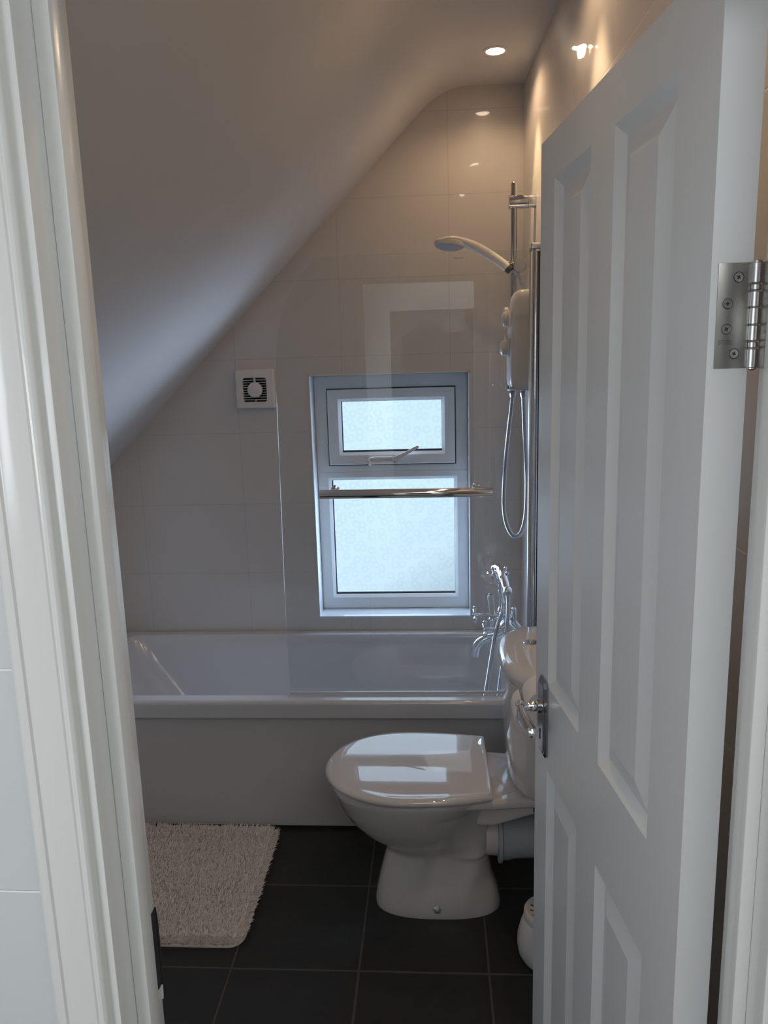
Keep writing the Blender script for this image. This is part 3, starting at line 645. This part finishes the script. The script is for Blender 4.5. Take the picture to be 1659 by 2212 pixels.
for hx, hy, hz in ((.150, 2.89, .630), (.176, 2.71, .632)):
    bm = B(); lathe(bm, [(.015, 0), (.015, .014), (.010, .022), (.0078, .032), (.0078, TX-hx-.026), (.010, TX-hx-.02), (.009, TX-hx)], (TX-.0, hy, hz), (-1, 0, 0), 20)
    h = obj('tap_handle', bm, m_chrome, tap)
    bm = B(); lathe(bm, [(.004, -.010), (.011, -.006), (.0125, 0), (.011, .006), (.001, .010)], (hx, hy, hz), (-1, 0, 0), 20)
    for a in (.25, .25+pi/2, .25+pi, .25+1.5*pi):
        d = Vector((0, cos(a), sin(a))); c = Vector((hx+.001, hy, hz)); tube(bm, [c+d*.006, c+d*.016, c+d*.023, c+d*.030, c+d*.035, c+d*.038], [.006, .0048, .0062, .0085, .007, .003], 12)
    obj('cross_head', bm, m_chrome, h)
bm = B(); lathe(bm, [(.014, 0), (.016, .004), (.016, .018), (.012, .024)], (.212, 2.79, TZ-.012), (0, 0, 1), 24); tube(bm, [(.212, 2.79, TZ), (TX, 2.80, TZ)], .0115, 16); tube(bm, [(.212, 2.79, TZ-.010), (.212, 2.79, TZ-.034)], [.014, .016], 20)
obj('diverter_body', bm, m_chrome, tap)
bm = B(); tube(bm, [(.211, 2.785, .664), (.210, 2.784, .670), (.207, 2.783, .700), (.204, 2.782, .732), (.2035, 2.782, .741), (.203, 2.782, .744)], [.006, .0085, .0115, .0125, .011, .006], 20); lv = obj('ceramic_lever', bm, mat('white_ceramic_lever', (.93, .91, .88), .2, coat=1), tap)
bm = B(); lathe(bm, [(.0075, 0), (.0075, .003), (.003, .006)], (.203, 2.782, .7435), (0, 0, 1), 16); obj('lever_cap', bm, m_dchrome, lv)
bm = B(); sp_ = spline([(.255, TY, .610), (.247, TY, .588), (.222, TY, .574), (.190, TY, .564), (.164, TY, .550), (.149, TY, .528), (.142, TY, .496)], 8)
tube(bm, sp_, [.0150+.0022*(i/(len(sp_)-1))**2 for i in range(len(sp_))], 20); obj('spout', bm, m_chrome, tap)
bm = B(); sp_ = spline([(.250, 2.80, .650), (.244, 2.80, .676), (.247, 2.80, .71), (.242, 2.80, .745), (.240, 2.80, .775), (.238, 2.80, .79)], 4)
tube(bm, sp_, [.013, .010, .0075, .010, .013, .010, .0075, .009, .0115, .009, .007, .008, .010, .008, .007, .007, .007, .007, .010, .012, .009][:len(sp_)], 16); obj('riser_column', bm, m_chrome, tap)
bm = B()
for yy in (2.765, 2.835):
    for s in (-1, 1): tube(bm, spline([(.240, yy, .785), (.240+s*.016, yy, .797), (.240+s*.021, yy, .818), (.240+s*.025, yy, .836)], 4), [.005]*10+[.006, .007, .004], 10)
tube(bm, [(.240, 2.76, .788), (.240, 2.84, .788)], .006, 12); obj('cradle', bm, m_chrome, tap)
th_ = thing('bath_handset', (.24, 2.8, .77), 'chrome hand shower resting on the cradle of the bath mixer', 'hand shower')
bm = B(); tube(bm, [(.258, 2.700, .782), (.256, 2.712, .790), (.250, 2.75, .812), (.244, 2.80, .828), (.236, 2.85, .832), (.226, 2.885, .822)], [.013, .0125, .0155, .0165, .014, .012], 20); obj('handle', bm, m_chrome, th_)
bm = B(); lathe(bm, [(.014, 0), (.016, .003), (.016, .018), (.013, .022)], (.258, 2.706, .790), (.05, -.75, -.65), 24); obj('collar', bm, m_chrome, th_)
bm = B(); lathe(bm, [(.011, -.03), (.014, -.012), (.026, .002), (.030, .008), (.028, .013), (.001, .014)], (.222, 2.84, .800), (-.72, -.15, -.68), 28); obj('rose', bm, m_chrome, th_)
bh = thing('bath_shower_hose', (.22, 2.7, .3), 'ribbed chrome hose hanging from the bath hand shower into the tub', 'hose')
bm = B(); hose_mesh(bm, [(.2585, 2.693, .775), (.260, 2.69, .74), (.259, 2.69, .69), (.255, 2.69, .63), (.247, 2.69, .55), (.237, 2.69, .48), (.228, 2.69, .40), (.222, 2.70, .30), (.205, 2.71, .225), (.180, 2.715, .24), (.172, 2.71, .32), (.178, 2.70, .381), (.192, 2.70, .473), (.203, 2.70, .546), (.218, 2.705, .630), (.238, 2.72, .685), (.250, 2.78, .700), (.2535, 2.80, .665)], .0078)
obj('hose', bm, m_hose, bh)

# ---------------------------------------------------------------- toilet
TYC = 2.085
toi = thing('toilet', (0, TYC, 0), 'white close-coupled ceramic toilet with its lid down', 'toilet')
def interp(tab, z):
    if z <= tab[0][0]: return tab[0][1:]
    for a, b in zip(tab, tab[1:]):
        if z <= b[0]:
            t = (z-a[0])/(b[0]-a[0]); return tuple(p+(q-p)*t for p, q in zip(a[1:], b[1:]))
    return tab[-1][1:]
# z, x front, x back, half width, exponent
PAN = [(0, -.198, .180, .098, 2.6), (.012, -.199, .180, .099, 2.6), (.05, -.192, .172, .095, 2.6), (.10, -.180, .155, .086, 2.5), (.15, -.167, .147, .079, 2.4), (.185, -.158, .147, .079, 2.3), (.203, -.168, .147, .086, 2.2),
       (.222, -.198, .148, .100, 2.2), (.25, -.236, .149, .119, 2.15), (.285, -.270, .150, .138, 2.1), (.32, -.292, .155, .153, 2.1), (.35, -.304, .170, .164, 2.1), (.372, -.312, .200, .171, 2.1), (.390, -.318, .24, .176, 2.1), (.403, -.319, .27, .177, 2.1), (.409, -.314, .27, .173, 2.1)]
NA = 72
bm = B(); loops = []
for i in range(52):
    z = .409*i/51; xf, xb, hw, ex = interp(PAN, z); xc = min(-.09, (xf+xb)/2+.02) if z > .2 else (xf+xb)/2
    t = min(1, max(0, (z-.18)/.06)); xc = (xf+xb)/2*(1-t)+(-.075)*t
    L = []
    for k in range(NA):
        a = 2*pi*k/NA; ca, sa = cos(a), sin(a)
        fx = abs(ca)**(2/ex)*(1 if ca > 0 else -1); fy = abs(sa)**(2/ex)*(1 if sa > 0 else -1)
        if ca > 0: x = xc+(xb-xc)*fx
        else: x = xc+(xc-xf)*fx
        y = hw*fy
        if ca > 0 and z > .18:     # body narrows behind the bowl
            u = (x-xc)/max(.001, xb-xc); nw = .105+(.03 if z > .36 else 0)
            y = fy*(hw*(1-u**2*.9)+nw*u**2*.9) if u < 1 else y
            y = max(-hw, min(hw, y))
        # trapway swelling sweeping from the outlet down to the foot
        if abs(fy) > .3:
            dx = x-(-.03+.34*(z-.10)); g_ = math.exp(-(dx/.028)**2)*max(0, 1-abs(z-.17)/.15)
            dx2 = x-(.10+.25*(z-.15)); g2 = math.exp(-(dx2/.035)**2)*max(0, 1-abs(z-.14)/.14)
            y += (-.020*g_+.015*g2)*(1 if fy > 0 else -1)
        L.append((x, TYC+y, z))
    loops.append(L)
loft(bm, loops, True, False)
# rim top
L0 = loops[-1]; L1 = [(-.08+(x+.08)*.94, TYC+(y-TYC)*.94, .4125) for x, y, z in L0]; loft(bm, [L0, L1], False, True)
bmesh.ops.remove_doubles(bm, verts=bm.verts, dist=.0004)
obj('pan', bm, m_ceramic, toi, sharp=60)
# shelf carrying the cistern
bm = B()
led = [(-.02, .382, .150), (.04, .382, .152), (.09, .380, .150), (.13, .379, .146), (.18, .378, .139), (.24, .378, .131), (.31, .378, .126), (.355, .378, .124), (.362, .381, .121)]
loft(bm, [[(x, TYC+y, z) for y, z, _ in rrect(-hw, hw, zb, .4085, .012, 0, 5)] for x, zb, hw in led])
secs = [(.06, .290, .060), (.12, .290, .080), (.155, .296, .088), (.20, .314, .094), (.26, .336, .096), (.32, .352, .096), (.360, .356, .095)]
loft(bm, [[(x, TYC+y, z) for y, z, _ in rrect(-hw, hw, zb, .385, .012, 0, 5)] for x, zb, hw in secs])
obj('cistern_shelf', bm, m_ceramic, toi, sharp=50)
def eggy(xf, xb, hw, hb, z, s=1.0, n_=56):
    """seat outline: round front, straight cut back"""
    out = []; xc = -.095
    for k in range(n_+1):
        a = -pi/2-pi*k/n_; out.append((xc+(xc-xf)*cos(a)*1.0, TYC+hw*sin(a)*-1, z))
    out = [(x, y, z) for x, y, z in out]
    # back part, gently narrowing
    m_ = 14; top = []; bot = []
    for k in range(1, m_+1):
        t = k/m_; x = xc+(xb-xc)*t; w_ = hw+(hb-hw)*(t**2.2); bot.append((x, w_))
    y_last = out[-1][1]; sg = 1 if y_last > TYC else -1
    tail = [(x, TYC+sg*w_, z) for x, w_ in bot]; tail2 = [(x, TYC-sg*w_, z) for x, w_ in bot][::-1]
    return out+tail+tail2
bm = B(); loft(bm, [eggy(-.322, .128, .186, .155, .4135), eggy(-.324, .13, .188, .157, .420), eggy(-.320, .13, .185, .155, .425)]); obj('seat', bm, m_seat, toi, sharp=50)
bm = B()
def lid(i, z): return eggy(-.336+i, .146-i*.25, .203-i, .167-i*.6, z)
rings = [(.008, .4255), (.003, .4258), (.0008, .4275), (0, .431), (.0008, .4355), (.0035, .4400), (.0085, .4440), (.015, .4468), (.024, .4484), (.034, .4492)]+[(i*.01, .4495) for i in range(5, 19)]
rings_v = [lid(i, z) for i, z in rings]
for L_, (i, z) in zip(rings_v, rings):
    w_ = min(1, max(0, (i-.002)/.03))
    for k, (x, y, zz) in enumerate(L_): L_[k] = (x, y, zz+w_*(.006-.20*(y-TYC-.08)**2))
loft(bm, rings_v)
obj('lid', bm, m_seat, toi, sharp=60)
for s in (-1, 1):
    bm = B(); tube(bm, [(.136, TYC+s*.055, .408), (.136, TYC+s*.055, .420)], .010, 16); tube(bm, [(.136, TYC+s*.085, .419), (.136, TYC+s*.03, .419)], .0055, 14); obj('seat_hinge', bm, m_seat, toi)
# cistern
def dloop(xf, hw, z, ext=.358, n_=40):
    out = []
    for k in range(n_+1):
        a = pi/2+pi*k/n_; c, s = cos(a), sin(a); ex = 2.7
        out.append((ext-.03+(ext-.03-xf)*-(abs(c)**(2/ex)), TYC-.005+hw*(abs(s)**(2/ex))*(1 if s > 0 else -1), z))
    out += [(ext, TYC-.005-hw, z), (ext, TYC-.005+hw, z)]
    return out
bm = B(); loft(bm, [dloop(.232, .150, .412), dloop(.214, .168, .420), dloop(.203, .180, .437), dloop(.195, .188, .47), dloop(.189, .196, .60), dloop(.184, .203, .752), dloop(.19, .198, .756)]); cis = obj('cistern', bm, m_ceramic, toi, sharp=50)
bm = B(); loft(bm, [dloop(.19, .196, .754, .360), dloop(.180, .207, .757, .361), dloop(.175, .213, .768, .362), dloop(.177, .211, .779, .362), dloop(.181, .208, .790, .361), dloop(.188, .201, .797, .360), dloop(.202, .188, .800, .355), dloop(.25, .14, .8015, .35)]); cl = obj('cistern_lid', bm, m_ceramic, cis, sharp=60)
bm = B(); c0 = (.273, TYC+.045, .7995)
lathe(bm, [(.0245, 0), (.0245, .0015), (.021, .0035), (.019, .0025), (.0185, .002), (.012, .004), (.0005, .0045)], c0, (0, 0, 1), 32); obj('flush_button', bm, m_chrome, cis)
bm = B(); tube(bm, [(.275, TYC-.115, .405), (.275, TYC-.115, .335)], .0055, 10); tube(bm, [(.275, TYC-.115, .374), (.275, TYC-.115, .362)], .013, 6); obj('cistern_bolt', bm, m_dark, cis)
bm = B(); lathe(bm, [(.0125, -.004), (.0125, .003), (.009, .008), (.001, .010)], (-.011, TYC-.0945, .030), (0, -1, .12), 24); obj('screw_cap', bm, mat('bright_chrome_cap', (.92, .92, .92), .3, metal=1), toi)
bm = B(); tube(bm, [(.135, TYC, .212), (.170, TYC, .210)], .056, 32)
obj('outlet_spigot', bm, m_ceramic, toi)
wp = thing('soil_pipe', (.27, TYC, .13), 'pale grey waste pipe running from the toilet outlet to the wall', 'pipe')
bm = B(); tube(bm, [(.1705, TYC, .210), (.172, TYC, .210), (.182, TYC, .210), (.185, TYC, .210)], [.068, .076, .076, .068], 40); obj('pan_connector', bm, m_grey, wp)
bm = B(); tube(bm, [(.184, TYC, .208), (.20, TYC, .208), (.214, TYC, .209), (.30, TYC, .214), (xr(TYC)-.002, TYC, .216)], [.066, .066, .062, .062, .062], 36); obj('pipe', bm, m_grey, wp)

# ---------------------------------------------------------------- toilet roll
RC = Vector((.263, 1.79, .776))
rh = thing('toilet_roll_holder', (.33, 1.79, .78), 'chrome toilet roll holder arm on the side wall by the cistern', 'toilet roll holder')
bm = B(); tube(bm, spline([(.385, 1.868, .80), (.33, 1.868, .80), (.275, 1.866, .795), (.262, 1.855, .786), (.258, 1.83, .783)], 5), .005, 12); tube(bm, [(.258, 1.84, .783), (.258, 1.73, .783)], .005, 12); obj('arm', bm, m_chrome, rh)
bm = B(); lathe(bm, [(.022, 0), (.022, .005), (.008, .008)], (xr(1.868)+.001, 1.868, .80), (-1, 0, 0), 24); obj('wall_rose', bm, m_chrome, rh)
tr_ = thing('toilet_roll', (.258, 1.79, .73), 'white toilet roll with a loose sheet hanging, partly behind the door handle', 'toilet roll')
bm = B(); lathe(bm, [(.020, -.048), (.051, -.048), (.0525, -.046), (.0525, .046), (.051, .048), (.020, .048), (.020, -.048)], RC, (0, 1, 0), 48, False); obj('roll', bm, m_paper, tr_)
bm = B(); sh_ = []
for a, b in ((0, 0), (-.012, .012), (-.019, .035), (-.016, .06), (-.010, .085)):
    sh_.append([(.258-.0525+a-.001, 1.742, .788-b*1.0), (.258-.0525+a-.001-.001, 1.838, .788-b*.93)])
sh2 = [[(p[0]-.0006, p[1], p[2]) for p in l] for l in sh_]
loft(bm, [s_+t_[::-1] for s_, t_ in zip(sh_, sh2)]); obj('loose_sheet', bm, m_paper, tr_)

# ---------------------------------------------------------------- toilet brush holder
tb = thing('toilet_brush_holder', (.287, 1.855, 0), 'round white toilet brush pot on the dark floor by the door edge', 'brush holder')
bc = (.287, 1.850, 0)
bm = B(); lathe(bm, [(.055, 0), (.068, .004), (.077, .020), (.081, .045), (.080, .068), (.073, .098), (.066, .118), (.062, .124)], bc, (0, 0, 1), 48); obj('pot', bm, m_plastic, tb)
bm = B(); lathe(bm, [(.0625, .122), (.0635, .126), (.0635, .142), (.061, .147), (.056, .149), (.050, .146), (.030, .140), (.014, .138)], bc, (0, 0, 1), 48); obj('lid', bm, m_plastic, tb)
bm = B()
for k in range(14):
    a = 2*pi*k/14; d = Vector((cos(a), sin(a), 0)); e = Vector((-sin(a), cos(a), 0))*.0024; c = Vector(bc)
    p, q_ = c+d*.020+Vector((0, 0, .1397)), c+d*.047+Vector((0, 0, .1462))
    loft(bm, [[p-e*.5, p+e*.5, q_+e, q_-e], [p-e*.5-Vector((0, 0, .006)), p+e*.5-Vector((0, 0, .006)), q_+e-Vector((0, 0, .006)), q_-e-Vector((0, 0, .006))]])
obj('lid_slots', bm, m_fangrey, tb)
bm = B(); tube(bm, [(.300, 1.850, .135), (.302, 1.850, .30), (.303, 1.850, .36), (.303, 1.85, .37)], [.007, .008, .011, .006], 16); obj('brush_handle', bm, m_plastic, tb)

# ---------------------------------------------------------------- bath mat
rug = thing('bath_mat', (-.92, 2.115, 0), 'shaggy white cotton bath mat on the dark tiles beside the bath', 'bath mat')
mx0, mx1, my0, my1 = -1.28, -.560, 1.856, 2.412
bm = B(); loft(bm, [rrect(mx0, mx1, my0, my1, .045, 0.001), rrect(mx0, mx1, my0, my1, .045, .006), rrect(mx0+.004, mx1-.004, my0+.004, my1-.004, .045, .009)]); obj('backing', bm, m_rug, rug)
verts = []; faces = []
def inside(x, y):
    r = .045; cx = min(max(x, mx0+r), mx1-r); cy = min(max(y, my0+r), my1-r)
    return (x-cx)**2+(y-cy)**2 <= r*r
cnt = 0
from mathutils import noise
while cnt < 42000:
    x = random.uniform(max(mx0, -1.12), mx1); y = random.uniform(my0, my1)
    if not inside(x, y): continue
    nz = noise.noise(Vector((x*9, y*9, 0))); nz2 = noise.noise(Vector((x*30, y*30, 3)))
    h = .013+.0025*nz+.002*nz2+random.uniform(-.002, .002)
    a = noise.noise(Vector((x*22, y*22, 7)))*5+random.uniform(-3.1, 3.1); lean = .005+random.uniform(0, .009)
    ed = min(x-mx0, mx1-x, y-my0, my1-y)
    d = Vector((cos(a), sin(a), 0))*lean
    if ed < .02:
        e_ = Vector((x-(mx0+mx1)/2, y-(my0+my1)/2, 0)); e_.x = math.copysign(1, e_.x) if mx1-x < .02 else 0; e_.y = math.copysign(1, e_.y) if min(y-my0, my1-y) < .02 else 0
        if my1-y < .02: e_.y *= .3
        d = d*.6+e_*.008
    wv = Vector((-sin(a+.5), cos(a+.5), 0))*.0012; p = Vector((x, y, .007)); i0 = len(verts)
    verts += [p-wv, p+wv, p+d*.4+wv+Vector((0, 0, h*.6)), p+d*.4-wv+Vector((0, 0, h*.6)), p+d+wv*.5+Vector((0, 0, h)), p+d-wv*.5+Vector((0, 0, h))]
    faces += [(i0, i0+1, i0+2, i0+3), (i0+3, i0+2, i0+4, i0+5)]; cnt += 1
me = bpy.data.meshes.new('pile'); org = ORIG[rug.name]; me.from_pydata([tuple(v-org) for v in verts], [], faces); me.materials.append(m_rug)
o = bpy.data.objects.new('pile', me); COL.objects.link(o); o.parent = rug; o['kind'] = 'stuff'
